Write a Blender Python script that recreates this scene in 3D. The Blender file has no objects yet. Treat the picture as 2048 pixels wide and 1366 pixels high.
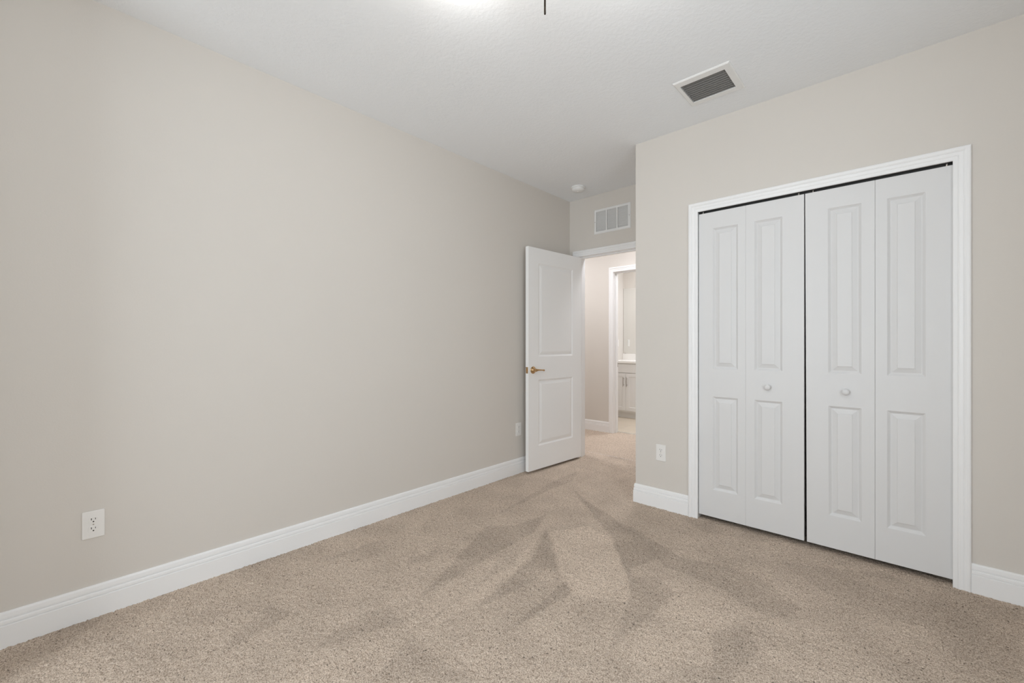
import bpy, bmesh, math, random
import numpy as np
from mathutils import Vector, Matrix

C = bpy.context.scene.collection
S = bpy.context.scene
random.seed(7)

# ------------------------------------------------------------------ camera
cam_d = bpy.data.cameras.new('camera')
cam_d.sensor_width = 36.0
cam_d.lens = 15.005
cam_d.shift_y = 0.0015
cam_d.clip_start = 0.02
cam = bpy.data.objects.new('camera', cam_d)
C.objects.link(cam)
cam.location = (2.5954, 0.0, 1.19)
cam.rotation_euler = (math.radians(90), 0, math.radians(42.465))
S.camera = cam

# ------------------------------------------------------------------ world, exposure, daylight
w = bpy.data.worlds.new('sky'); S.world = w
w.use_nodes = True
w.node_tree.nodes['Background'].inputs[0].default_value = (0.80, 0.90, 1.0, 1)
w.node_tree.nodes['Background'].inputs[1].default_value = 1.0
vs = S.view_settings
vs.view_transform = 'Standard'
vs.look = 'None'
vs.gamma = 1.0
vs.use_curve_mapping = False
vs.exposure = -0.08
S.cycles.max_bounces = 12
S.cycles.diffuse_bounces = 8
S.cycles.use_denoising = True

def area(name, loc, rot, sx, sy, power, col, spread=180):
    d = bpy.data.lights.new(name, 'AREA')
    d.shape = 'RECTANGLE'; d.size = sx; d.size_y = sy
    d.energy = power; d.color = col; d.spread = math.radians(spread)
    o = bpy.data.objects.new(name, d); C.objects.link(o)
    o.location = loc; o.rotation_euler = rot
    return o

R90 = math.pi / 2
# daylight through the south window, and fill added at an unseen east one
area('daylight_south', (1.45, -2.82, 1.45), (R90, 0, 0), 1.8, 1.8, 90, (0.845, 0.93, 1.0))
area('fill_east', (3.53, 0.80, 1.50), (R90, 0, R90), 1.4, 1.4, 30, (0.845, 0.93, 1.0))  # added fill for the left wall and alcove, shaped as window light
# ceiling lamps of the hall and of the bathroom, fittings not built; the far one is fill
area('hall_lamp', (0.45, 4.30, 2.66), (0, 0, 0), 0.50, 0.40, 15, (0.94, 0.95, 1.0))
area('hall_fill', (-1.15, 4.20, 2.66), (0, 0, 0), 0.50, 0.40, 17, (0.94, 0.95, 1.0))  # added fill to brighten the hall wall, no fitting
area('bathroom_lamp', (0.15, 6.0, 2.66), (0, 0, 0), 0.35, 0.35, 27, (0.93, 0.95, 1.0))

# ------------------------------------------------------------------ materials
def mat(name, col, rough=0.5, metal=0.0, spec=0.5, bump=None, vary=None):
    """bump = (scale, strength, distance); vary = (scale, amount)"""
    m = bpy.data.materials.new(name); m.use_nodes = True
    nt = m.node_tree; b = nt.nodes['Principled BSDF']
    b.inputs['Base Color'].default_value = (*col, 1)
    b.inputs['Roughness'].default_value = rough
    b.inputs['Metallic'].default_value = metal
    b.inputs['Specular IOR Level'].default_value = spec
    tc = nt.nodes.new('ShaderNodeTexCoord')
    if vary:
        n = nt.nodes.new('ShaderNodeTexNoise'); n.inputs['Scale'].default_value = vary[0]
        n.inputs['Detail'].default_value = 3
        nt.links.new(tc.outputs['Object'], n.inputs['Vector'])
        mx = nt.nodes.new('ShaderNodeMix'); mx.data_type = 'RGBA'
        mx.inputs[6].default_value = (*[c * (1 - vary[1]) for c in col], 1)
        mx.inputs[7].default_value = (*[min(1, c * (1 + vary[1])) for c in col], 1)
        nt.links.new(n.outputs['Fac'], mx.inputs[0])
        nt.links.new(mx.outputs[2], b.inputs['Base Color'])
    if bump:
        n = nt.nodes.new('ShaderNodeTexNoise'); n.inputs['Scale'].default_value = bump[0]
        n.inputs['Detail'].default_value = 2
        nt.links.new(tc.outputs['Object'], n.inputs['Vector'])
        bp = nt.nodes.new('ShaderNodeBump'); bp.inputs['Strength'].default_value = bump[1]
        bp.inputs['Distance'].default_value = bump[2]
        nt.links.new(n.outputs['Fac'], bp.inputs['Height'])
        nt.links.new(bp.outputs['Normal'], b.inputs['Normal'])
    return m

M = {}
M['wall'] = mat('greige_wall_paint', (0.680, 0.643, 0.597), 0.75, spec=0.3, bump=(160, 0.10, 0.002), vary=(1.5, 0.012))
M['trim'] = mat('white_trim_paint', (0.885, 0.885, 0.885), 0.38, spec=0.4, vary=(3, 0.006))
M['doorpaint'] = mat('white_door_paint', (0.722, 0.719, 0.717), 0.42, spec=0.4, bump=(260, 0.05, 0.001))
M['entrypaint'] = mat('white_entry_door_paint', (0.905, 0.905, 0.900), 0.30, spec=0.45, vary=(4, 0.006))
M['plastic'] = mat('white_plastic', (0.83, 0.815, 0.79), 0.35, spec=0.4, vary=(20, 0.01))
M['ventpaint'] = mat('white_vent_enamel', (0.82, 0.82, 0.81), 0.4, spec=0.4, vary=(15, 0.01))
M['louvre'] = mat('grey_louvre_metal', (0.20, 0.197, 0.19), 0.45, metal=0.2, vary=(30, 0.05))
M['dark'] = mat('dark_cavity', (0.012, 0.011, 0.010), 0.9, spec=0.1, vary=(5, 0.1))
M['slot'] = mat('outlet_slot_black', (0.02, 0.018, 0.016), 0.6, vary=(40, 0.1))
M['brass'] = mat('antique_brass', (0.56, 0.38, 0.20), 0.25, metal=1.0, vary=(60, 0.08))
M['steel'] = mat('brushed_nickel', (0.50, 0.47, 0.44), 0.32, metal=1.0, vary=(60, 0.05))
M['bronze'] = mat('oil_rubbed_bronze', (0.030, 0.022, 0.016), 0.38, metal=0.7, vary=(40, 0.15))
M['track'] = mat('dark_track_metal', (0.06, 0.058, 0.055), 0.5, metal=0.6, vary=(20, 0.1))
M['counter'] = mat('white_stone_top', (0.86, 0.845, 0.82), 0.18, spec=0.5, vary=(14, 0.02))
M['cabinet'] = mat('white_cabinet_lacquer', (0.80, 0.795, 0.785), 0.35, vary=(5, 0.006))
M['mirror'] = mat('mirror_silver', (0.86, 0.87, 0.86), 0.02, metal=1.0, vary=(2, 0.005))

def ceiling_mat():
    m = mat('knockdown_ceiling_paint', (0.860, 0.880, 0.900), 0.85, spec=0.2)
    nt = m.node_tree; b = nt.nodes['Principled BSDF']
    tc = nt.nodes.new('ShaderNodeTexCoord')
    n = nt.nodes.new('ShaderNodeTexNoise'); n.inputs['Scale'].default_value = 52
    n.inputs['Detail'].default_value = 3; n.inputs['Roughness'].default_value = 0.55
    nt.links.new(tc.outputs['Object'], n.inputs['Vector'])
    r = nt.nodes.new('ShaderNodeValToRGB')
    r.color_ramp.elements[0].position = 0.44; r.color_ramp.elements[1].position = 0.58
    nt.links.new(n.outputs['Fac'], r.inputs['Fac'])
    bp = nt.nodes.new('ShaderNodeBump'); bp.inputs['Strength'].default_value = 0.12
    bp.inputs['Distance'].default_value = 0.004
    nt.links.new(r.outputs['Color'], bp.inputs['Height'])
    nt.links.new(bp.outputs['Normal'], b.inputs['Normal'])
    return m
M['ceiling'] = ceiling_mat()

def carpet_mat():
    m = bpy.data.materials.new('beige_cut_pile_carpet'); m.use_nodes = True
    nt = m.node_tree; b = nt.nodes['Principled BSDF']
    b.inputs['Roughness'].default_value = 0.95
    b.inputs['Specular IOR Level'].default_value = 0.05
    tc = nt.nodes.new('ShaderNodeTexCoord')
    n = nt.nodes.new('ShaderNodeTexNoise'); n.inputs['Scale'].default_value = 210
    n.inputs['Detail'].default_value = 2; n.inputs['Roughness'].default_value = 0.6
    nt.links.new(tc.outputs['Object'], n.inputs['Vector'])
    r = nt.nodes.new('ShaderNodeValToRGB')
    e = r.color_ramp.elements
    e[0].position = 0.34; e[0].color = (0.315, 0.243, 0.187, 1)
    e[1].position = 0.62; e[1].color = (0.700, 0.586, 0.485, 1)
    x = e.new(0.47); x.color = (0.530, 0.432, 0.349, 1)
    # small gaps between the tufts
    n3 = nt.nodes.new('ShaderNodeTexNoise'); n3.inputs['Scale'].default_value = 92
    n3.inputs['Detail'].default_value = 1
    nt.links.new(tc.outputs['Object'], n3.inputs['Vector'])
    r3 = nt.nodes.new('ShaderNodeMapRange')
    r3.inputs['From Min'].default_value = 0.26; r3.inputs['From Max'].default_value = 0.35
    r3.inputs['To Min'].default_value = 0.40; r3.inputs['To Max'].default_value = 1.0
    nt.links.new(n3.outputs['Fac'], r3.inputs['Value'])
    nt.links.new(n.outputs['Fac'], r.inputs['Fac'])
    # slow drift of dye, and the brushed tracks of the vacuum (how the pile lies), with one corner's shade painted in
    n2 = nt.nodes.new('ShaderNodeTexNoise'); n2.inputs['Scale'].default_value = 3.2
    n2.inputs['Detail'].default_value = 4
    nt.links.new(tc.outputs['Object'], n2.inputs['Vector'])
    at = nt.nodes.new('ShaderNodeAttribute'); at.attribute_name = 'pile_lie_shade'
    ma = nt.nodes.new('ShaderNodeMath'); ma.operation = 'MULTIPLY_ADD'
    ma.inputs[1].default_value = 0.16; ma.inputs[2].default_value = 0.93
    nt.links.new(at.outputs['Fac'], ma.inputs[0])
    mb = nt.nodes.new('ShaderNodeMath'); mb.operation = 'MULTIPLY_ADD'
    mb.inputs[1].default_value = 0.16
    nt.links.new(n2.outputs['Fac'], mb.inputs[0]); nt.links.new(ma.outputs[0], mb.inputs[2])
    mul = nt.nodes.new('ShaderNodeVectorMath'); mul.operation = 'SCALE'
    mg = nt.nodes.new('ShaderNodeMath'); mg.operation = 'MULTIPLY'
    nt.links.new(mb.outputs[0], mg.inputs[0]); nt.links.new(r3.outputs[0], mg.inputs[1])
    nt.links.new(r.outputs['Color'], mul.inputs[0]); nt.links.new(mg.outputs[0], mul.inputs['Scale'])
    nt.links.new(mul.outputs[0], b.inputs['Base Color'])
    bp = nt.nodes.new('ShaderNodeBump'); bp.inputs['Strength'].default_value = 0.6
    bp.inputs['Distance'].default_value = 0.006
    nt.links.new(n.outputs['Fac'], bp.inputs['Height'])
    nt.links.new(bp.outputs['Normal'], b.inputs['Normal'])
    return m
M['carpet'] = carpet_mat()

def tile_mat():
    m = mat('beige_floor_tile', (0.62, 0.54, 0.44), 0.35)
    nt = m.node_tree; b = nt.nodes['Principled BSDF']
    tc = nt.nodes.new('ShaderNodeTexCoord')
    t = nt.nodes.new('ShaderNodeTexBrick'); t.inputs['Scale'].default_value = 1.0
    t.inputs['Color1'].default_value = (0.64, 0.56, 0.455, 1); t.inputs['Color2'].default_value = (0.60, 0.52, 0.42, 1)
    t.inputs['Mortar'].default_value = (0.50, 0.44, 0.37, 1)
    t.inputs['Mortar Size'].default_value = 0.004; t.inputs['Brick Width'].default_value = 0.6; t.inputs['Row Height'].default_value = 0.3
    nt.links.new(tc.outputs['Object'], t.inputs['Vector'])
    nt.links.new(t.outputs['Color'], b.inputs['Base Color'])
    return m
M['tile'] = tile_mat()

def bulb_mat():
    m = bpy.data.materials.new('lit_frosted_globe'); m.use_nodes = True
    nt = m.node_tree; nt.nodes.clear()
    o = nt.nodes.new('ShaderNodeOutputMaterial'); e = nt.nodes.new('ShaderNodeEmission')
    e.inputs[1].default_value = 42
    e.inputs[0].default_value = (1.0, 0.965, 0.92, 1)
    nt.links.new(e.outputs[0], o.inputs[0])
    return m
M['bulb'] = bulb_mat()

def pane_mat():
    m = bpy.data.materials.new('window_glass'); m.use_nodes = True
    nt = m.node_tree; nt.nodes.clear()
    o = nt.nodes.new('ShaderNodeOutputMaterial'); x = nt.nodes.new('ShaderNodeMixShader')
    t = nt.nodes.new('ShaderNodeBsdfTransparent'); g = nt.nodes.new('ShaderNodeBsdfGlossy')
    g.inputs['Roughness'].default_value = 0.02
    x.inputs[0].default_value = 0.06
    nt.links.new(t.outputs[0], x.inputs[1]); nt.links.new(g.outputs[0], x.inputs[2]); nt.links.new(x.outputs[0], o.inputs[0])
    return m
M['glass'] = pane_mat()

# ------------------------------------------------------------------ mesh helpers
class MB:
    def __init__(s): s.v = []; s.f = []
    def quad(s, a, b, c, d):
        n = len(s.v); s.v += [tuple(a), tuple(b), tuple(c), tuple(d)]; s.f.append((n, n+1, n+2, n+3))
    def box(s, x0, x1, y0, y1, z0, z1):
        n = len(s.v)
        s.v += [(x0,y0,z0),(x1,y0,z0),(x1,y1,z0),(x0,y1,z0),(x0,y0,z1),(x1,y0,z1),(x1,y1,z1),(x0,y1,z1)]
        s.f += [tuple(n+i for i in q) for q in ((0,3,2,1),(4,5,6,7),(0,1,5,4),(1,2,6,5),(2,3,7,6),(3,0,4,7))]
    def lathe(s, prof, seg=24, axis='Z', o=(0,0,0)):
        """prof: list of (radius, height along the axis)"""
        n0 = len(s.v)
        for r, h in prof:
            for k in range(seg):
                a = 2*math.pi*k/seg; p, q = r*math.cos(a), r*math.sin(a)
                v = {'Z': (p, q, h), 'Y': (p, h, q), 'X': (h, p, q)}[axis]
                s.v.append((v[0]+o[0], v[1]+o[1], v[2]+o[2]))
        m = len(prof)
        for i in range(m-1):
            for k in range(seg):
                a = n0+i*seg+k; b = n0+i*seg+(k+1) % seg
                s.f.append((a, b, b+seg, a+seg))
        s.f.append(tuple(n0+k for k in range(seg))[::-1]); s.f.append(tuple(n0+(m-1)*seg+k for k in range(seg)))
    def tube(s, pts, rad, seg=10):
        pts = [Vector(p) for p in pts]
        if not isinstance(rad, (list, tuple)): rad = [rad]*len(pts)
        n0 = len(s.v); up = None
        for i, p in enumerate(pts):
            t = (pts[min(i+1, len(pts)-1)] - pts[max(i-1, 0)]).normalized()
            if up is None: up = t.orthogonal().normalized()
            up = (up - t*up.dot(t)).normalized(); sd = t.cross(up)
            for k in range(seg):
                a = 2*math.pi*k/seg; s.v.append(tuple(p + (up*math.cos(a) + sd*math.sin(a))*rad[i]))
        for i in range(len(pts)-1):
            for k in range(seg):
                a = n0+i*seg+k; b = n0+i*seg+(k+1) % seg; s.f.append((a, b, b+seg, a+seg))
        s.f.append(tuple(n0+k for k in range(seg))[::-1]); s.f.append(tuple(n0+(len(pts)-1)*seg+k for k in range(seg)))
    def build(s, name, material, parent=None, smooth=False, bevel=0.0, bseg=2, loc=None, xf=None):
        me = bpy.data.meshes.new(name)
        v = [xf(p) for p in s.v] if xf else s.v
        me.from_pydata(v, [], s.f)
        bm = bmesh.new(); bm.from_mesh(me)
        bmesh.ops.remove_doubles(bm, verts=bm.verts, dist=1e-6)
        bmesh.ops.recalc_face_normals(bm, faces=bm.faces)
        bm.to_mesh(me); bm.free()
        me.materials.append(material)
        if smooth:
            for p in me.polygons: p.use_smooth = True
            me.set_sharp_from_angle(angle=math.radians(38))
        o = bpy.data.objects.new(name, me); C.objects.link(o)
        if bevel:
            b = o.modifiers.new('edge', 'BEVEL'); b.width = bevel; b.segments = bseg; b.limit_method = 'ANGLE'; b.angle_limit = math.radians(40)
        if parent: o.parent = parent
        if loc: o.location = loc
        return o

def empty(name, loc=(0,0,0), rotz=0.0):
    o = bpy.data.objects.new(name, None); o.empty_display_size = 0.1
    C.objects.link(o); o.location = loc; o.rotation_euler = (0, 0, rotz); return o
def tag(o, label, cat, group=None, kind=None):
    o['label'] = label; o['category'] = cat
    if group: o['group'] = group
    if kind: o['kind'] = kind
    return o
def struct(o, label, cat): return tag(o, label, cat, kind='structure')
def dup(root, loc, rotz, label):
    r = root.copy(); C.objects.link(r); r.location = loc; r.rotation_euler = (0, 0, rotz); r['label'] = label
    for ch in list(root.children):
        c = ch.copy(); C.objects.link(c); c.parent = r
        for g in list(ch.children):
            d = g.copy(); C.objects.link(d); d.parent = c
    return r

def slab(axis, a0, a1, u0, u1, v0, v1, holes=()):
    """a plate a0..a1 thick along axis with rectangular holes (hu0,hu1,hv0,hv1). axis X: u=y v=z; Y: u=x v=z; Z: u=x v=y"""
    us = sorted({u0, u1, *[h[0] for h in holes], *[h[1] for h in holes]}); us = [u for u in us if u0 <= u <= u1]
    vv = sorted({v0, v1, *[h[2] for h in holes], *[h[3] for h in holes]}); vv = [v for v in vv if v0 <= v <= v1]
    def P(a, u, v): return {'X': (a, u, v), 'Y': (u, a, v), 'Z': (u, v, a)}[axis]
    solid = {}
    for i in range(len(us)-1):
        for j in range(len(vv)-1):
            cu, cv = (us[i]+us[i+1])/2, (vv[j]+vv[j+1])/2
            solid[i, j] = not any(h[0] < cu < h[1] and h[2] < cv < h[3] for h in holes)
    m = MB()
    for (i, j), ok in solid.items():
        if not ok: continue
        A, B, D, E = us[i], us[i+1], vv[j], vv[j+1]
        for a in (a0, a1): m.quad(P(a,A,D), P(a,B,D), P(a,B,E), P(a,A,E))
        for (di, dj), (p, q, r, s_) in (((-1,0),(A,D,A,E)), ((1,0),(B,D,B,E)), ((0,-1),(A,D,B,D)), ((0,1),(A,E,B,E))):
            if not solid.get((i+di, j+dj), False):
                m.quad(P(a0,p,q), P(a1,p,q), P(a1,r,s_), P(a0,r,s_))
    return m

def sweep2d(path, prof, side=1):
    """path: floor points; prof: closed list of (distance from the wall, z); side=1 puts the moulding to the left of the walking direction"""
    pts = [Vector((p[0], p[1])) for p in path]; m = MB(); rows = []
    for i, p in enumerate(pts):
        dirs = []
        if i > 0: dirs.append((p-pts[i-1]).normalized())
        if i < len(pts)-1: dirs.append((pts[i+1]-p).normalized())
        ns = [Vector((-d.y, d.x))*side for d in dirs]
        if len(ns) == 2:
            b = (ns[0]+ns[1]).normalized(); b = b / max(0.2, b.dot(ns[0]))
        else: b = ns[0]
        rows.append([(p.x+b.x*d, p.y+b.y*d, z) for d, z in prof])
    k = len(prof); base = 0
    for r in rows: m.v += r
    for i in range(len(rows)-1):
        for j in range(k):
            a = i*k+j; b = i*k+(j+1) % k
            m.f.append((a, b, b+k, a+k))
    m.f.append(tuple(range(k))); m.f.append(tuple((len(rows)-1)*k+j for j in range(k)))
    return m

BASE = [(0,-0.01),(0,0.138),(0.0045,0.138),(0.0065,0.1365),(0.0085,0.130),(0.0100,0.116),(0.0100,0.1130),(0.0052,0.1110),(0.0052,0.1085),
        (0.0098,0.1075),(0.0115,0.102),(0.0122,0.0935),(0.0118,0.0908),(0.0080,0.0898),(0.0080,0.0880),(0.0125,0.0872),(0.014,0.0855),(0.014,-0.01)]
CASE = [(0.0,0.0),(0.0,0.0085),(0.003,0.0105),(0.016,0.0105),(0.019,0.0088),(0.022,0.0112),(0.034,0.0128),(0.038,0.0112),(0.041,0.0145),
        (0.046,0.0165),(0.056,0.0165),(0.060,0.0140),(0.062,0.0110),(0.062,0.0)]

def casing(xl, xr, zt, y, side=-1, m=None, z0=-0.008):
    """door casing around the opening xl..xr, top zt, on the wall face y; side -1 stands out towards -y"""
    m = m or MB(); rows = []
    for fx, fz, px, pz in ((-1,0,xl,z0),(-1,1,xl,zt),(1,1,xr,zt),(1,0,xr,z0)):
        rows.append([(px+fx*w_, y+side*d, pz+fz*w_) for w_, d in CASE])
    n = len(m.v); k = len(CASE)
    for r in rows: m.v += r
    for i in range(3):
        for j in range(k):
            a = n+i*k+j; b = n+i*k+(j+1) % k; m.f.append((a, b, b+k, a+k))
    m.f.append(tuple(n+j for j in range(k))); m.f.append(tuple(n+3*k+j for j in range(k)))
    return m
def jamb(m, xl, xr, zt, y0, y1, t=0.018, stop=None):
    m.box(xl-t, xl, y0, y1, -0.008, zt); m.box(xr, xr+t, y0, y1, -0.008, zt); m.box(xl-t, xr+t, y0, y1, zt, zt+t)
    if stop:
        a, b, d = stop
        m.box(xl, xl+d, a, b, -0.008, zt-d); m.box(xr-d, xr, a, b, -0.008, zt-d); m.box(xl, xr, a, b, zt-d, zt)
    return m

def panel_leaf(w_, h, t, panels, prof, both=False):
    """a moulded door leaf: x 0..w, z 0..h, front face y=0 looking towards -y, thickness t. panels (u0,u1,z0,z1) share u0,u1"""
    m = MB(); us = [0, panels[0][0], panels[0][1], w_]; zs = sorted({0, h, *[p[2] for p in panels], *[p[3] for p in panels]})
    def face(y, s):
        for i in range(3):
            for j in range(len(zs)-1):
                u0, u1, z0, z1 = us[i], us[i+1], zs[j], zs[j+1]
                hit = any(abs(p[0]-u0) < 1e-6 and abs(p[2]-z0) < 1e-6 for p in panels) and i == 1
                if not hit:
                    m.quad((u0,y,z0),(u1,y,z0),(u1,y,z1),(u0,y,z1)); continue
                ring = [[(u0+a,y+s*d,z0+a),(u1-a,y+s*d,z0+a),(u1-a,y+s*d,z1-a),(u0+a,y+s*d,z1-a)] for a, d in prof]
                for r, q in zip(ring, ring[1:]):
                    for k in range(4): m.quad(r[k], r[(k+1) % 4], q[(k+1) % 4], q[k])
                m.quad(*ring[-1])
    face(0, 1)
    if both: face(t, -1)
    else: m.quad((0,t,0),(w_,t,0),(w_,t,h),(0,t,h))
    for j in range(len(zs)-1):
        for u in (0, w_): m.quad((u,0,zs[j]),(u,t,zs[j]),(u,t,zs[j+1]),(u,0,zs[j+1]))
    if both:
        for i in range(3):
            for z in (0, h): m.quad((us[i],0,z),(us[i+1],0,z),(us[i+1],t,z),(us[i],t,z))
    else:
        # bottom and top strips follow the front face's vertices
        for z in (0, h):
            n = len(m.v); m.v += [(u,0,z) for u in us] + [(w_,t,z),(0,t,z)]; m.f.append(tuple(range(n, n+6)))
    return m

# ------------------------------------------------------------------ room dimensions
H = 2.68
XE, YS = 3.35, -2.60          # east wall, south wall (both behind the camera)
YC, YB = 2.993, 3.74          # closet wall, doorway wall
XA = 1.116                    # side wall of the entry alcove
CL, CR, CT = 1.5665, 2.7795, 2.083    # closet opening
DL, DR, DT = 0.110, 0.905, 2.083      # entry opening
YH, YH2 = 5.05, 5.17          # far wall of the hall
BL, BR, BT = -0.213, 0.56, 2.120      # bathroom opening
XV, YV = -0.945, 6.70         # bathroom side and back wall
EPS = 0.018

# ------------------------------------------------------------------ floor (carpet with real pile relief)
LIE_SHADE = [   # vacuum tracks and one painted corner shade: (tone, outline on the floor in metres)
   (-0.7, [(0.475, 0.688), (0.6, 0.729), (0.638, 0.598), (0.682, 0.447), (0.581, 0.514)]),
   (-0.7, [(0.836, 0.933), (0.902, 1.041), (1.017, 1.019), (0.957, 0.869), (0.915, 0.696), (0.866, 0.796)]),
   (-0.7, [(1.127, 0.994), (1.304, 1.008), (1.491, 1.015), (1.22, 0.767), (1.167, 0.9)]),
   (-0.6, [(0.014, -0.119), (0.002, 0.026), (0.005, 0.209), (0.149, 0.079), (0.237, -0.02), (0.265, -0.108)]),  # shade of the near-left corner, painted into the carpet tone
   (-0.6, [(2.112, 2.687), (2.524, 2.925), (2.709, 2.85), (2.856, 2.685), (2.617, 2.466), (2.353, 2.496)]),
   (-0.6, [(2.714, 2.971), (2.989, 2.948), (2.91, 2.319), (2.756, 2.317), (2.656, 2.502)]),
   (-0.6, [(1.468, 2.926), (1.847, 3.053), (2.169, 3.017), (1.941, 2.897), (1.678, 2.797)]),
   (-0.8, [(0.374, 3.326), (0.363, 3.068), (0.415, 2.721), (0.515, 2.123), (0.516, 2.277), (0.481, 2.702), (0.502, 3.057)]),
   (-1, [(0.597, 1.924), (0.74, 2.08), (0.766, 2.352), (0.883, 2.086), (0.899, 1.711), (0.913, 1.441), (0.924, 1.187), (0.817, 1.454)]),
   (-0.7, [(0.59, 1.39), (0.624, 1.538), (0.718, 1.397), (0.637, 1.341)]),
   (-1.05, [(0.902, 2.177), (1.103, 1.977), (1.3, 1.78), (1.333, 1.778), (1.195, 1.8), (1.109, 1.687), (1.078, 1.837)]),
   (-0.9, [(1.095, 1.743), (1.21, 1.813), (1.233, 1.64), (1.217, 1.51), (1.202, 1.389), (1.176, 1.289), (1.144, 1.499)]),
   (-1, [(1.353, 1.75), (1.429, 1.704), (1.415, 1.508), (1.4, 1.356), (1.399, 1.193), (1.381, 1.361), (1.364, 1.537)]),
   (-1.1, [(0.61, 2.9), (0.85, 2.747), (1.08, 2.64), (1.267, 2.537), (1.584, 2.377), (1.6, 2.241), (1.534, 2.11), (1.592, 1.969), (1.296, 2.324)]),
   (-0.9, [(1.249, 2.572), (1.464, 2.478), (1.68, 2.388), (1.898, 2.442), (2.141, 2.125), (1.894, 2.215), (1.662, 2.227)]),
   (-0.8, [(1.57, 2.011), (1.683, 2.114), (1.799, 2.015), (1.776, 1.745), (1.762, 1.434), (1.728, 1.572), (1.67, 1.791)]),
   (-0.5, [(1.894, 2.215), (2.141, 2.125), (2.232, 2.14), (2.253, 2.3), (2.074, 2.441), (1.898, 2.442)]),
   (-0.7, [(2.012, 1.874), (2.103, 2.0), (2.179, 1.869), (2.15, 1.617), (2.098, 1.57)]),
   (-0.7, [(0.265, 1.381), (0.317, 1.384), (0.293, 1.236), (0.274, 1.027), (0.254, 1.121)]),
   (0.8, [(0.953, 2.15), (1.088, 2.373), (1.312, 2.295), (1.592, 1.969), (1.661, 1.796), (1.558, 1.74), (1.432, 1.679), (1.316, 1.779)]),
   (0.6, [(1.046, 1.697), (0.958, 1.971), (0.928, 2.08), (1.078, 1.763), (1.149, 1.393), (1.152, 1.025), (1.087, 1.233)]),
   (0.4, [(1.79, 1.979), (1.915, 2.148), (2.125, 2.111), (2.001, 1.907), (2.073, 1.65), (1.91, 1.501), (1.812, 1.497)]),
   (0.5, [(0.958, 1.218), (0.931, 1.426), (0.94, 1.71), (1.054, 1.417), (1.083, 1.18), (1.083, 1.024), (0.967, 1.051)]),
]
def inside(px, py, poly):
    r = np.zeros(px.shape, bool); n = len(poly)
    for i in range(n):
        (x0, y0), (x1, y1) = poly[i], poly[(i+1) % n]
        if y0 == y1: continue
        c = ((y0 > py) != (y1 > py)) & (px < (x1-x0)*(py-y0)/(y1-y0)+x0)
        r ^= c
    return r
def blur(a, r, n=2):
    for _ in range(n):
        for ax in (0, 1):
            p = np.pad(a, [(r+1, r) if k == ax else (0, 0) for k in (0, 1)], mode='edge')
            c = np.cumsum(p, axis=ax)
            a = (np.take(c, range(2*r+1, c.shape[ax]), ax) - np.take(c, range(0, c.shape[ax]-2*r-1), ax)) / (2*r+1)
    return a
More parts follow.
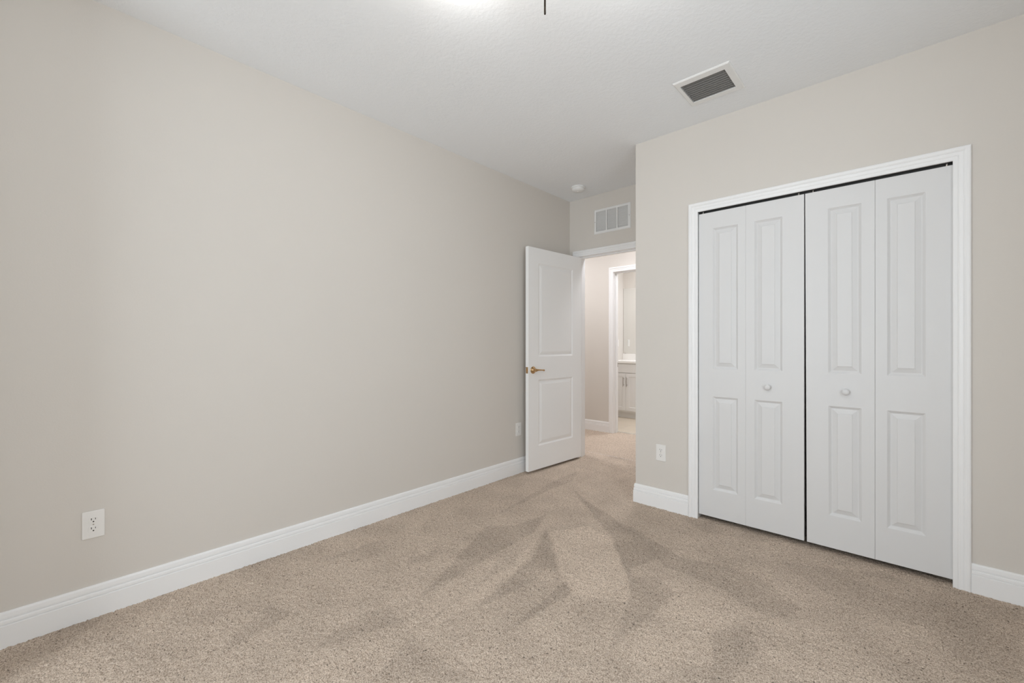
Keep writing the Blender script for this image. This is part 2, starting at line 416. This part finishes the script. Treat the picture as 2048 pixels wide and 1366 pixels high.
def carpet():
    rng = np.random.default_rng(11)
    st = 0.006
    x0, x1, y0, y1 = -0.02, 3.06, -0.12, 4.02
    nx, ny = int((x1-x0)/st)+1, int((y1-y0)/st)+1
    gx, gy = np.meshgrid(x0+np.arange(nx)*st, y0+np.arange(ny)*st, indexing='ij')
    wob = [blur(rng.standard_normal((nx, ny)), 6, 2) for _ in range(2)]
    wx = gx + wob[0]/wob[0].std()*0.004; wy = gy + wob[1]/wob[1].std()*0.004
    lie_shade = np.zeros((nx, ny))
    for t, poly in LIE_SHADE: lie_shade = np.where(inside(wx, wy, poly), lie_shade*0.3 + t, lie_shade)
    lie_shade = blur(lie_shade, 1, 1)
    soft = blur(rng.standard_normal((nx, ny)), 9, 2); lie_shade = lie_shade + soft/soft.std()*0.22
    hgt = rng.standard_normal((nx, ny))*1.0 + blur(rng.standard_normal((nx, ny)), 1, 1)*0.8
    z = np.clip(hgt*0.0017, -0.006, 0.004)
    z[:, -2:] = 0.0
    jx = gx + rng.uniform(-0.0022, 0.0022, (nx, ny)); jy = gy + rng.uniform(-0.0022, 0.0022, (nx, ny))
    co = np.stack([jx, jy, z], -1).reshape(-1, 3)
    idx = np.arange(nx*ny).reshape(nx, ny)
    q = np.stack([idx[:-1, :-1], idx[1:, :-1], idx[1:, 1:], idx[:-1, 1:]], -1).reshape(-1, 4)
    hs = 0.009; hx_, hy_ = int(1.9/hs)+1, int((5.18-y1)/hs)+1
    kx, ky = np.meshgrid(-0.80+np.arange(hx_)*hs, y1-0.004+np.arange(hy_)*hs, indexing='ij')
    kz = np.clip(rng.standard_normal((hx_, hy_))*0.0017, -0.005, 0.004); kz[:, :1] = 0.0
    hidx = np.arange(hx_*hy_).reshape(hx_, hy_) + nx*ny
    q = np.concatenate([q, np.stack([hidx[:-1, :-1], hidx[1:, :-1], hidx[1:, 1:], hidx[:-1, 1:]], -1).reshape(-1, 4)])
    co = np.concatenate([co, np.stack([kx, ky, kz], -1).reshape(-1, 3)])
    # the rest of the carpet, out of sight or far off, as plain strips
    ext = []
    for a0, a1, b0, b1 in ((-2.6, x0, y0, y1), (-2.6, -0.80, y1, 5.18), (x1, XE+0.1, y0, y1), (-2.6, XE+0.1, YS-0.1, y0), (1.09, XE+0.1, y1, 5.18)):
        n = len(co) + len(ext)*4
        ext.append(([(a0,b0,0),(a1,b0,0),(a1,b1,0),(a0,b1,0)], (n, n+1, n+2, n+3)))
    co = np.concatenate([co, np.array([p for e in ext for p in e[0]])])
    q = np.concatenate([q, np.array([e[1] for e in ext])])
    me = bpy.data.meshes.new('floor')
    me.vertices.add(len(co)); me.vertices.foreach_set('co', co.astype(np.float32).ravel())
    me.loops.add(q.size); me.loops.foreach_set('vertex_index', q.astype(np.int32).ravel())
    me.polygons.add(len(q)); me.polygons.foreach_set('loop_start', np.arange(0, q.size, 4, dtype=np.int32))
    me.polygons.foreach_set('loop_total', np.full(len(q), 4, np.int32))
    me.update(calc_edges=True); me.validate()
    me.polygons.foreach_set('use_smooth', np.ones(len(me.polygons), bool))
    at = me.attributes.new('pile_lie_shade', 'FLOAT', 'POINT')
    at.data.foreach_set('value', np.concatenate([lie_shade.ravel(), np.zeros(len(co)-nx*ny)]).astype(np.float32))
    me.materials.append(M['carpet'])
    o = bpy.data.objects.new('floor', me); C.objects.link(o); return o
struct(carpet(), 'beige cut pile carpet with vacuum tracks across the bedroom floor', 'carpet')
struct(slab('Z', -0.06, 0.002, -1.1, 1.4, YH2+0.03, YV+0.1).build('floor_bathroom', M['tile']), 'pale tiled floor of the bathroom beyond the hall', 'floor')

# ------------------------------------------------------------------ ceiling and walls
VX0, VX1, VY0, VY1 = 1.640, 1.887, 2.480, 2.702     # hole for the air vent
struct(slab('Z', H, H+0.10, -2.7, XE+0.15, YS-0.15, YV+0.15, [(VX0, VX1, VY0, VY1)]).build('ceiling', M['ceiling']),
       'white ceiling with a light knockdown texture', 'ceiling')
GX0, GX1, GZ0, GZ1 = 0.325, 0.673, 2.306, 2.503     # hole for the return grille
struct(slab('Z', 0, H, 0.0, 0.32, -0.85, -0.27).build('wall_shade_box', M['wall']), 'unseen wall box added to darken the near end of the left wall', 'wall')  # added out of view to shade the near end of the left wall
struct(slab('X', -0.12, 0.0, YS-0.12, YB, 0, H).build('wall_left', M['wall']), 'long plain greige wall left of the open door', 'wall')
struct(slab('Y', YC, YC+0.11, XA, XE, 0, H, [(CL-EPS, CR+EPS, -1, CT+EPS)]).build('wall_right', M['wall']), 'greige wall around the closet doors', 'wall')
struct(slab('X', XA, XA+0.11, YC+0.11, YB, 0, H).build('wall_alcove', M['wall']), 'short greige return wall hidden round the corner of the entry alcove', 'wall')
struct(slab('Y', YB, YB+0.12, -0.12, XE+0.12, 0, H, [(DL-EPS, DR+EPS, -1, DT+EPS), (GX0, GX1, GZ0, GZ1)]).build('wall_back', M['wall']),
       'greige wall above the entry doorway holding the grille', 'wall')
W1 = (0.55, 2.35, 0.55, 2.35); W2 = (0.10, 1.50, 0.80, 2.20)
struct(slab('Y', YS-0.12, YS, -0.12, XE+0.12, 0, H, [W1]).build('wall_front', M['wall']), 'greige window wall behind the camera', 'wall')
struct(slab('X', XE, XE+0.12, YS, YB, 0, H, [W2]).build('wall_east', M['wall']), 'greige wall to the right of the camera with the added fill window', 'wall')
struct(slab('Y', YH, YH2, -2.6, 2.0, 0, H, [(BL-EPS, BR+EPS, -1, BT+EPS)]).build('wall_hall', M['wall']), 'pale hall wall seen through the open doorway', 'wall')
struct(slab('X', -2.6, -2.5, YB-0.2, YH, 0, H).build('wall_hall_left', M['wall']), 'end wall of the hall', 'wall')
struct(slab('Y', YB, YB+0.12, -2.5, -0.12, 0, H).build('wall_hall_near', M['wall']), 'near wall of the hall behind the bedroom wall', 'wall')
struct(slab('X', 2.0, 2.1, YB+0.12, YH2, 0, H).build('wall_hall_right', M['wall']), 'far end wall of the hall', 'wall')
struct(slab('X', XV-0.1, XV, YH2, YV+0.1, 0, H).build('wall_bathroom_left', M['wall']), 'bathroom side wall left of the mirror', 'wall')
struct(slab('Y', YV, YV+0.1, XV, 1.3, 0, H).build('wall_bathroom_back', M['wall']), 'bathroom wall behind the mirror and vanity', 'wall')
struct(slab('X', 1.2, 1.3, YH2, YV, 0, H).build('wall_bathroom_right', M['wall']), 'bathroom side wall out of sight', 'wall')

# unseen windows: one behind the camera, one added at the right for fill
def window(name, rect, axis, a, d, label):
    u0, u1, v0, v1 = rect; root = empty(name)
    P = (lambda p: (p[0], a+d*p[1], p[2])) if axis == 'Y' else (lambda p: (a+d*p[1], p[0], p[2]))
    f = MB()
    for b in ((u0-0.06,u0,v0-0.06,v1+0.06),(u1,u1+0.06,v0-0.06,v1+0.06),(u0,u1,v0-0.06,v0),(u0,u1,v1,v1+0.06)): f.box(b[0],b[1],-0.016,0.0,b[2],b[3])
    f.build('frame', M['trim'], root, xf=P)
    g = MB(); t = 0.03
    for b in ((u0,u0+t,v0,v1),(u1-t,u1,v0,v1),(u0+t,u1-t,v0,v0+t),(u0+t,u1-t,v1-t,v1),(u0+t,u1-t,(v0+v1)/2-0.02,(v0+v1)/2+0.02)): g.box(b[0],b[1],0.05,0.09,b[2],b[3])
    g.build('sash', M['trim'], root, xf=P)
    p = MB(); p.box(u0+t,u1-t,0.068,0.072,v0+t,v1-t); p.build('pane', M['glass'], root, xf=P)
    return struct(root, label, 'window')
window('window_1', W1, 'Y', YS, -1, 'white bedroom window in the wall behind the camera')
window('fill_window', W2, 'X', XE, 1, 'unseen white window added for fill light in the wall right of the camera')  # added opening for the east fill light

# ------------------------------------------------------------------ baseboards
def base(name, path, side, label): return struct(sweep2d(path, BASE, side).build(name, M['trim'], smooth=False), label, 'baseboard')
base('baseboard_left', [(0.32, -0.85), (0.32, -0.27), (0, -0.27), (0, YB)], -1, 'white moulded baseboard along the foot of the long left wall')
base('baseboard_alcove', [(XA, YB), (XA, YC), (CL-0.0585, YC)], -1, 'short white baseboard wrapping the wall corner left of the closet')
base('baseboard_right', [(CR+0.0585, YC), (XE, YC)], -1, 'white baseboard right of the closet at the frame edge')
base('baseboard_front', [(XE, YS), (0.02, YS)], -1, 'white baseboard under the window behind the camera')
base('baseboard_east', [(XE, YC-0.02), (XE, YS+0.02)], -1, 'white baseboard under the added window right of the camera')
base('baseboard_back', [(DR+0.06, YB), (XA-0.02, YB)], -1, 'white baseboard right of the entry doorway')
base('baseboard_hall', [(-2.5, YH), (BL-0.06, YH)], -1, 'white baseboard of the hall left of the bathroom doorway')

# ------------------------------------------------------------------ casings
m = casing(CL+0.0035, CR-0.0035, CT-0.005, YC); jamb(m, CL, CR, CT, YC-0.0005, YC+0.11)
struct(m.build('trim_1', M['trim']), 'white moulded casing around the bifold closet doors', 'door casing')
m = casing(DL-0.004, DR+0.004, DT, YB); jamb(m, DL, DR, DT, YB-0.0005, YB+0.1205, stop=(YB+0.04, YB+0.075, 0.011)); casing(DL-0.004, DR+0.004, DT, YB+0.12, 1, m)
struct(m.build('trim_2', M['trim']), 'white casing of the entry doorway behind the open door', 'door casing')
bath = empty('trim_3')
m = casing(BL-0.004, BR+0.004, BT+0.004, YH); jamb(m, BL, BR, BT, YH-0.0005, YH2+0.0005, stop=(YH+0.05, YH+0.085, 0.011))
m.build('casing', M['trim'], bath)
m = MB(); m.box(BL-0.001, BL+0.0012, YH+0.088, YH+0.116, 0.87, 0.93); m.build('strike_plate', M['steel'], bath)
struct(bath, 'white casing of the bathroom doorway across the hall', 'door casing')

# ------------------------------------------------------------------ entry door, standing open against the left wall
PF = [(0,0),(0.003,0.0014),(0.012,0.0072),(0.015,0.0080),(0.018,0.0078),(0.034,0.0032),(0.044,0.0010),(0.048,0.0005)]
door = empty('door_1', (0.1475, 3.735, 0.022), math.atan2(-0.998, -0.061))
# local x runs from the hinge to the free edge; the seen face looks along local +y, so mirror the builder's -y face
DW, DHT, DTH = 0.790, 2.046, 0.035
dm = panel_leaf(DW, DHT, DTH, [(0.142, 0.655, 0.216, 0.828), (0.142, 0.655, 1.043, 1.908)], PF, both=True)
flip = lambda p: (p[0], -p[1], p[2])
dm.build('leaf', M['entrypaint'], door, xf=flip, bevel=0.0012)
SX, SZ = 0.730, 0.921
def lever(sgn, y):
    hm = MB()
    hm.lathe([(0.0, 0.0),(0.033,0.0),(0.0335,0.004),(0.030,0.0075),(0.024,0.0085),(0.022,0.0115),(0.017,0.0135),(0.0125,0.018),(0.0115,0.030),(0.0,0.030)], 28, 'Y')
    pts = [(0.004,0.034,0),(-0.004,0.038,0.0005),(-0.020,0.040,0.001),(-0.045,0.040,0.0005),(-0.070,0.040,-0.001),(-0.092,0.039,-0.003),(-0.104,0.038,-0.0045)]
    hm.tube(pts, [0.0125,0.0135,0.0100,0.0070,0.0060,0.0062,0.0075], 12)
    hm.lathe([(0.0,-0.008),(0.006,-0.007),(0.0092,-0.002),(0.0092,0.002),(0.006,0.007),(0.0,0.008)], 12, 'X', (-0.108, 0.038, -0.005))
    hm.lathe([(0.0115,0.026),(0.0145,0.032),(0.0155,0.038),(0.013,0.044),(0.0,0.046)], 20, 'Y')
    o = hm.build('lever_handle', M['brass'], door, smooth=True, xf=lambda p: (p[0]+SX, y+sgn*p[1], p[2]+SZ))
    o['label'] = 'antique brass lever handle'
lever(1, 0.0); lever(-1, -DTH)
m = MB(); m.box(DW-0.0005, DW+0.0015, -DTH/2-0.0127, -DTH/2+0.0127, SZ-0.029, SZ+0.029)
lp = m.build('latch_plate', M['brass'], door, bevel=0.0008)
m = MB(); m.box(DW, DW+0.008, -DTH/2-0.005, -DTH/2+0.005, SZ-0.008, SZ+0.008); m.build('latch_bolt', M['brass'], lp, bevel=0.0015)
hg = MB()
for z in (0.20, 1.02, 1.83):
    h1 = MB(); h1.tube([(-0.004, -DTH-0.004, z-0.045), (-0.004, -DTH-0.004, z+0.045)], 0.0055, 12)
    h1.box(-0.0015, 0.0, -DTH, -0.004, z-0.045, z+0.045)
    h1.build('hinge', M['brass'], door)
struct(door, 'open white two-panel entry door with brass lever beside the left wall', 'door')

# ------------------------------------------------------------------ closet: two pairs of bifold doors, their track
PB = [(0,0),(0.002,0.0012),(0.012,0.0102),(0.0145,0.0110),(0.0165,0.0108),(0.039,0.0026),(0.0400,0.0008),(0.042,0.0002)]
YL = YC + 0.010; LB, LT = 0.030, 2.064
def bifold(name, leaves, knob_x, pins, label):
    root = empty(name, (leaves[0][0], YL, LB))
    ox = leaves[0][0]
    for (a, b, p0, p1) in leaves:
        m = panel_leaf(b-a, LT-LB, 0.030, [(p0-a, p1-a, 0.213-LB, 0.834-LB), (p0-a, p1-a, 1.018-LB, 1.955-LB)], PB)
        # the second pair hangs a little out of square: its leading edge leans towards the first pair at the top
        lean = (lambda p, W=b-a: (p[0]-0.0085*(p[2]/(LT-LB))*max(0.0, 1-p[0]/W), p[1], p[2])) if name == 'door_3' and a == ox else None
        m.build('door_leaf', M['doorpaint'], root, loc=(a-ox, 0, 0), bevel=0.0009, xf=lean)
    m = MB(); m.lathe([(0.0,0.0),(0.0085,0.0),(0.0075,-0.006),(0.0085,-0.010),(0.0150,-0.014),(0.0178,-0.019),(0.0175,-0.024),(0.0135,-0.029),(0.0060,-0.0315),(0.0,-0.032)], 28, 'Y')
    k = m.build('knob', M['doorpaint'], root, smooth=True, loc=(knob_x-ox, 0.0, 0.919-LB)); k['label'] = 'small round white knob'
    for px in pins:
        m = MB(); m.lathe([(0.0,0.0),(0.0045,0.0),(0.0045,CT-LT-0.004),(0.0,CT-LT-0.004)], 12, 'Z', (px-ox, 0.009, LT-LB))
        m.build('pivot_pin', M['steel'], root)
    return struct(root, label, 'closet door')
bifold('door_2', [(CL+0.0045, 1.8596, 1.661, 1.815), (1.8599, 2.1690, 1.909, 2.060)], 1.984, (1.598, 2.142),
       'white bifold closet door nearer the wall corner, left of the dark gap')
bifold('door_3', [(2.1825, 2.4858, 2.286, 2.431), (2.4868, CR-0.0025, 2.535, 2.682)], 2.363, (2.212, 2.757),
       'white bifold closet door nearer the frame edge, right of the dark gap')
m = MB(); m.box(CL, CR, YL+0.003, YL+0.006, CT-0.006, CT-0.0005); m.box(CL, CR, YL+0.022, YL+0.026, CT-0.016, CT-0.0005); m.box(CL, CR, YL+0.003, YL+0.026, CT-0.003, CT-0.0005)
tag(m.build('door_track', M['track']), 'dark metal track in the gap above the bifold closet doors', 'track')

# ------------------------------------------------------------------ power outlets
def outlet():
    root = empty('power_outlet')
    m = MB(); m.box(-0.0360, 0.0360, -0.0055, 0.0, -0.0590, 0.0590)
    m.build('cover_plate', M['plastic'], root, bevel=0.0028, bseg=3)
    for s in (1, -1):
        f = MB(); n = 22; ring = []
        for k in range(n):
            a = 2*math.pi*k/n; x = 0.0172*math.cos(a); z = 0.0172*math.sin(a)
            ring.append((max(-0.0166, min(0.0166, x*1.08)), max(-0.0136, min(0.0136, z))))
        v0 = len(f.v); f.v += [(x, -0.0050, z+s*0.0195) for x, z in ring] + [(x*0.97, -0.0072, z*0.97+s*0.0195) for x, z in ring]
        for k in range(n): f.f.append((v0+k, v0+(k+1) % n, v0+n+(k+1) % n, v0+n+k))
        f.f.append(tuple(v0+n+k for k in range(n)))
        r = f.build('receptacle', M['plastic'], root)
        g = MB(); zc = s*0.0195
        g.box(-0.0075, -0.0051, -0.0074, -0.0060, zc+0.0005, zc+0.0090); g.box(0.0053, 0.0074, -0.0074, -0.0060, zc+0.0015, zc+0.0082)
        g.lathe([(0.0, -0.0060), (0.0028, -0.0060), (0.0028, -0.0074), (0.0, -0.0074)], 14, 'Y', (0, 0, zc-0.0065))
        g.build('slots', M['slot'], r)
    m = MB(); m.lathe([(0.0,-0.005),(0.0030,-0.005),(0.0028,-0.0064),(0.0,-0.0066)], 14, 'Y'); m.build('screw', M['steel'], root)
    return root
# built facing -y (closet wall), then copied facing +x (left wall)
o1 = tag(outlet(), 'white power outlet low on the wall between the corner and the closet', 'power outlet', 'white power outlets')
o1.location = (1.312, YC, 0.400)
dup(o1, (0.0, 0.140, 0.403), R90, 'white power outlet low on the long left wall above the baseboard, nearest to the camera')
dup(o1, (0.0, 2.921, 0.401), R90, 'white power outlet low on the left wall beside the edge of the open door')

# ------------------------------------------------------------------ ceiling air vent
vx0, vx1, vy0, vy1 = 1.619, 1.921, 2.434, 2.742
v = empty('ceiling_vent', ((vx0+vx1)/2, (vy0+vy1)/2, H))
def frame_ring(o, i, zo, zi, zt):
    """flat bevelled ring: o/i = outer/inner (x0,x1,y0,y1); heights outer edge, inner edge, top"""
    m = MB()
    def r(q, z): return [(q[0],q[2],z),(q[1],q[2],z),(q[1],q[3],z),(q[0],q[3],z)]
    e = 0.006; mid = (o[0]+e, o[1]-e, o[2]+e, o[3]-e)
    rings = [r(o, zt), r(o, zo), r(mid, zi), r(i, zi), r(i, zt+0.03)]
    for a, b in zip(rings, rings[1:]):
        for k in range(4): m.quad(a[k], a[(k+1) % 4], b[(k+1) % 4], b[k])
    return m
hx, hy = (vx1-vx0)/2, (vy1-vy0)/2
ix0, ix1, iy0, iy1 = VX0-v.location.x+0.003, VX1-v.location.x-0.003, VY0-v.location.y+0.003, VY1-v.location.y-0.003
frame_ring((-hx, hx, -hy, hy), (ix0, ix1, iy0, iy1), -0.003, -0.008, 0.0).build('frame', M['ventpaint'], v)
m = MB(); ns = 10
for k in range(ns):
    yc = iy0 + (k+0.5)*(iy1-iy0)/ns; prev = None
    for j in range(7):     # a curved blade, opening away from the camera
        a = j/6; y = yc + 0.011 - 0.022*a; z = -0.004 + 0.020*(1-(1-a)**2)
        cur = [(ix0+0.001, y, z), (ix1-0.001, y, z), (ix1-0.001, y-0.0008, z+0.0010), (ix0+0.001, y-0.0008, z+0.0010)]
        if prev:
            for q in range(4): m.quad(prev[q], prev[(q+1) % 4], cur[(q+1) % 4], cur[q])
        prev = cur
m.build('louvres', M['louvre'], v, smooth=True)
m = MB(); m.box(ix0-0.002, ix1+0.002, iy0-0.002, iy1+0.002, 0.03, 0.09)
m.f.pop(0); m.build('duct', M['dark'], v)
tag(v, 'square white ceiling vent with dark curved louvres above the closet doors', 'air vent')

# ------------------------------------------------------------------ return air grille above the doorway
gx0, gx1, gz0, gz1 = 0.299, 0.698, 2.282, 2.527
g = empty('return_grille', ((gx0+gx1)/2, YB, gz0))
gw = (gx1-gx0)/2; gh = gz1-gz0
to_wall = lambda p: (p[0], p[2], p[1]+gh/2)      # ring is built flat (x,y,z) -> wall (x, -depth, height)
fr = frame_ring((-gw, gw, -gh/2, gh/2), (-gw+0.026, gw-0.026, -gh/2+0.024, gh/2-0.024), -0.003, -0.008, 0.0)
fr.build('frame', M['ventpaint'], g, xf=to_wall)
m = MB(); n = 17; zi0, zi1 = 0.024, gh-0.024
for k in range(n):
    zc = zi0 + (k+0.5)*(zi1-zi0)/n
    p = [(-gw+0.026, -0.0028, zc+0.0050), (-gw+0.026, -0.0040, zc+0.0038), (-gw+0.026, 0.0098, zc-0.0066), (-gw+0.026, 0.0110, zc-0.0058)]
    q = [(gw-0.026, y, z) for _, y, z in p]
    for j in range(4): m.quad(p[j], p[(j+1) % 4], q[(j+1) % 4], q[j])
m.build('louvres', M['ventpaint'], g)
for xd in (-0.058, 0.058):
    m = MB(); m.box(xd-0.006, xd+0.006, -0.0078, -0.0035, zi0, zi1); m.build('divider', M['ventpaint'], g)
for sx in (-1, 1):
    m = MB(); m.lathe([(0.0,-0.007),(0.0042,-0.007),(0.0036,-0.0098),(0.0,-0.0102)], 14, 'Y', (sx*(gw-0.013), 0, gh/2)); m.build('screw', M['steel'], g)
m = MB(); m.box(-gw+0.027, gw-0.027, 0.030, 0.10, zi0, zi1); m.f.pop(2); m.build('duct', M['dark'], g)
tag(g, 'white return air grille with fine louvres above the entry doorway', 'air grille')

# ------------------------------------------------------------------ smoke detector
s = empty('smoke_detector', (0.305, 3.440, H))
m = MB(); m.lathe([(0.0,0.0),(0.066,0.0),(0.068,-0.003),(0.068,-0.011),(0.064,-0.013),(0.0,-0.013)], 36); m.build('mounting_base', M['ventpaint'], s, smooth=True)
m = MB(); m.lathe([(0.0,-0.013),(0.058,-0.013),(0.060,-0.018),(0.059,-0.030),(0.050,-0.038),(0.030,-0.041),(0.0,-0.042)], 36); m.build('cover', M['ventpaint'], s, smooth=True)
m = MB(); m.lathe([(0.0,-0.0415),(0.010,-0.0415),(0.009,-0.0445),(0.0,-0.045)], 18); m.build('test_button', M['plastic'], s, smooth=True)
tag(s, 'round white smoke detector on the ceiling in front of the grille', 'smoke detector')

# ------------------------------------------------------------------ ceiling light at the top edge of the frame
fx, fy = 1.638, 1.223
L = empty('ceiling_light', (fx, fy, H))
m = MB(); m.lathe([(0.0,0.0),(0.065,0.0),(0.065,-0.010),(0.055,-0.020),(0.020,-0.026),(0.010,-0.030),(0.0,-0.030)], 32); m.build('canopy', M['bronze'], L, smooth=True)
m = MB(); m.lathe([(0.0,-0.026),(0.009,-0.026),(0.009,-0.075),(0.016,-0.080),(0.016,-0.095),(0.0,-0.098)], 20); m.build('stem', M['bronze'], L, smooth=True)
bx, by = 1.350-fx, 1.062-fy
for k in (1, -1):
    a = MB(); a.tube([(0, 0, -0.086), (k*bx*0.5, k*by*0.5, -0.086), (k*bx*0.9, k*by*0.9, -0.086), (k*bx, k*by, -0.080)], 0.006, 10)
    a.lathe([(0.0,-0.070),(0.020,-0.070),(0.022,-0.096),(0.0,-0.096)], 20, 'Z', (k*bx, k*by, 0))
    arm = a.build('arm', M['bronze'], L, smooth=True)
    b = MB(); b.lathe([(0.012,-0.094)] + [(0.049*math.sin(t), -0.142+0.049*math.cos(t)) for t in [0.35+i*(math.pi-0.35)/14 for i in range(14)]] + [(0.0008,-0.191)], 28, 'Z', (k*bx, k*by, 0))
    bb = b.build('globe_bulb', M['bulb'], arm, smooth=True); bb['label'] = 'glowing frosted globe bulb'
m = MB(); m.tube([(0,0,-0.092),(0,0,-0.20),(0,0,-0.294),(0,0,-0.2975),(0,0,-0.299)], [0.0038,0.0038,0.0040,0.0030,0.001], 14); p = m.build('pull_rod', M['bronze'], L, smooth=True)
p['label'] = 'thin dark bronze rod hanging straight down'
tag(L, 'lit ceiling light with a thin dark hanging rod at the top edge', 'ceiling light')

# ------------------------------------------------------------------ bathroom seen through the doorway
vx = XV; vr = 0.05
vc = empty('vanity_cabinet', (XV, 6.17, 0.0))
VWD = vr - XV - 0.002; D0 = YV-6.17-0.002
m = MB(); m.box(0.001, VWD, 0.018, D0, 0.100, 0.868); m.build('body', M['cabinet'], vc)
m = MB(); m.box(0.001, VWD, 0.075, D0, 0.0, 0.100); m.build('toe_kick', M['cabinet'], vc)
def shaker(name, x0, x1, z0, z1, par):
    m = panel_leaf(x1-x0, z1-z0, 0.018, [(0.055, x1-x0-0.055, 0.055, z1-z0-0.055)], [(0,0),(0.002,0.005),(0.004,0.006)])
    return m.build(name, M['cabinet'], par, loc=(x0, 0, z0), bevel=0.001)
m = MB(); m.box(0.003, VWD-0.003, 0.0, 0.018, 0.722, 0.862); m.build('false_drawer_front', M['cabinet'], vc, bevel=0.0015)
for i, (a, b, hx_) in enumerate(((0.003, 0.319, 0.290), (0.322, 0.640, 0.346), (0.643, VWD-0.003, 0.67))):
    d = shaker('cabinet_door', a, b, 0.125, 0.712, vc)
    m = MB(); x = hx_-a
    m.tube([(x,-0.030,0.380),(x,-0.030,0.530)], 0.0055, 10)
    for z in (0.405, 0.505): m.tube([(x,0.0,z),(x,-0.030,z)], 0.0045, 8)
    h_ = m.build('handle', M['steel'], d, smooth=True); h_['label'] = 'brushed nickel bar handle'
tag(vc, 'white bathroom vanity cabinet with bar handles seen through the doorway', 'vanity cabinet')
ct = empty('vanity_countertop', (XV, 6.15, 0.868))
m = MB(); m.box(0.001, VWD+0.012, 0.0, YV-6.15-0.001, 0.0, 0.040); m.build('slab', M['counter'], ct, bevel=0.006, bseg=3)
m = MB(); m.box(0.001, VWD+0.012, YV-6.15-0.020, YV-6.15-0.001, 0.040, 0.142); m.build('backsplash', M['counter'], ct, bevel=0.002)
tag(ct, 'white countertop with low backsplash on the bathroom vanity', 'countertop')
mr = empty('bathroom_mirror', (XV+0.008, YV, 1.013))
m = MB(); m.box(0.0, 0.95, -0.006, -0.001, 0.0, 1.110); m.build('glass', M['mirror'], mr, bevel=0.0015)
for cx_ in (0.02, 0.80):
    for cz in (0.0,):
        m = MB(); m.box(cx_, cx_+0.02, -0.010, -0.0005, cz-0.008, cz+0.008); m.build('clip', M['steel'], mr)
tag(mr, 'frameless wall mirror above the bathroom vanity', 'mirror')
sw = empty('light_switch', (XV, 6.50, 1.19), R90)
m = MB(); m.box(-0.036, 0.036, -0.0055, 0.0, -0.059, 0.059); m.build('cover_plate', M['plastic'], sw, bevel=0.0025)
m = MB(); m.box(-0.016, 0.016, -0.0085, -0.005, -0.033, 0.033); m.build('rocker', M['plastic'], sw, bevel=0.0015)
tag(sw, 'white light switch on the bathroom side wall beside the mirror', 'light switch')
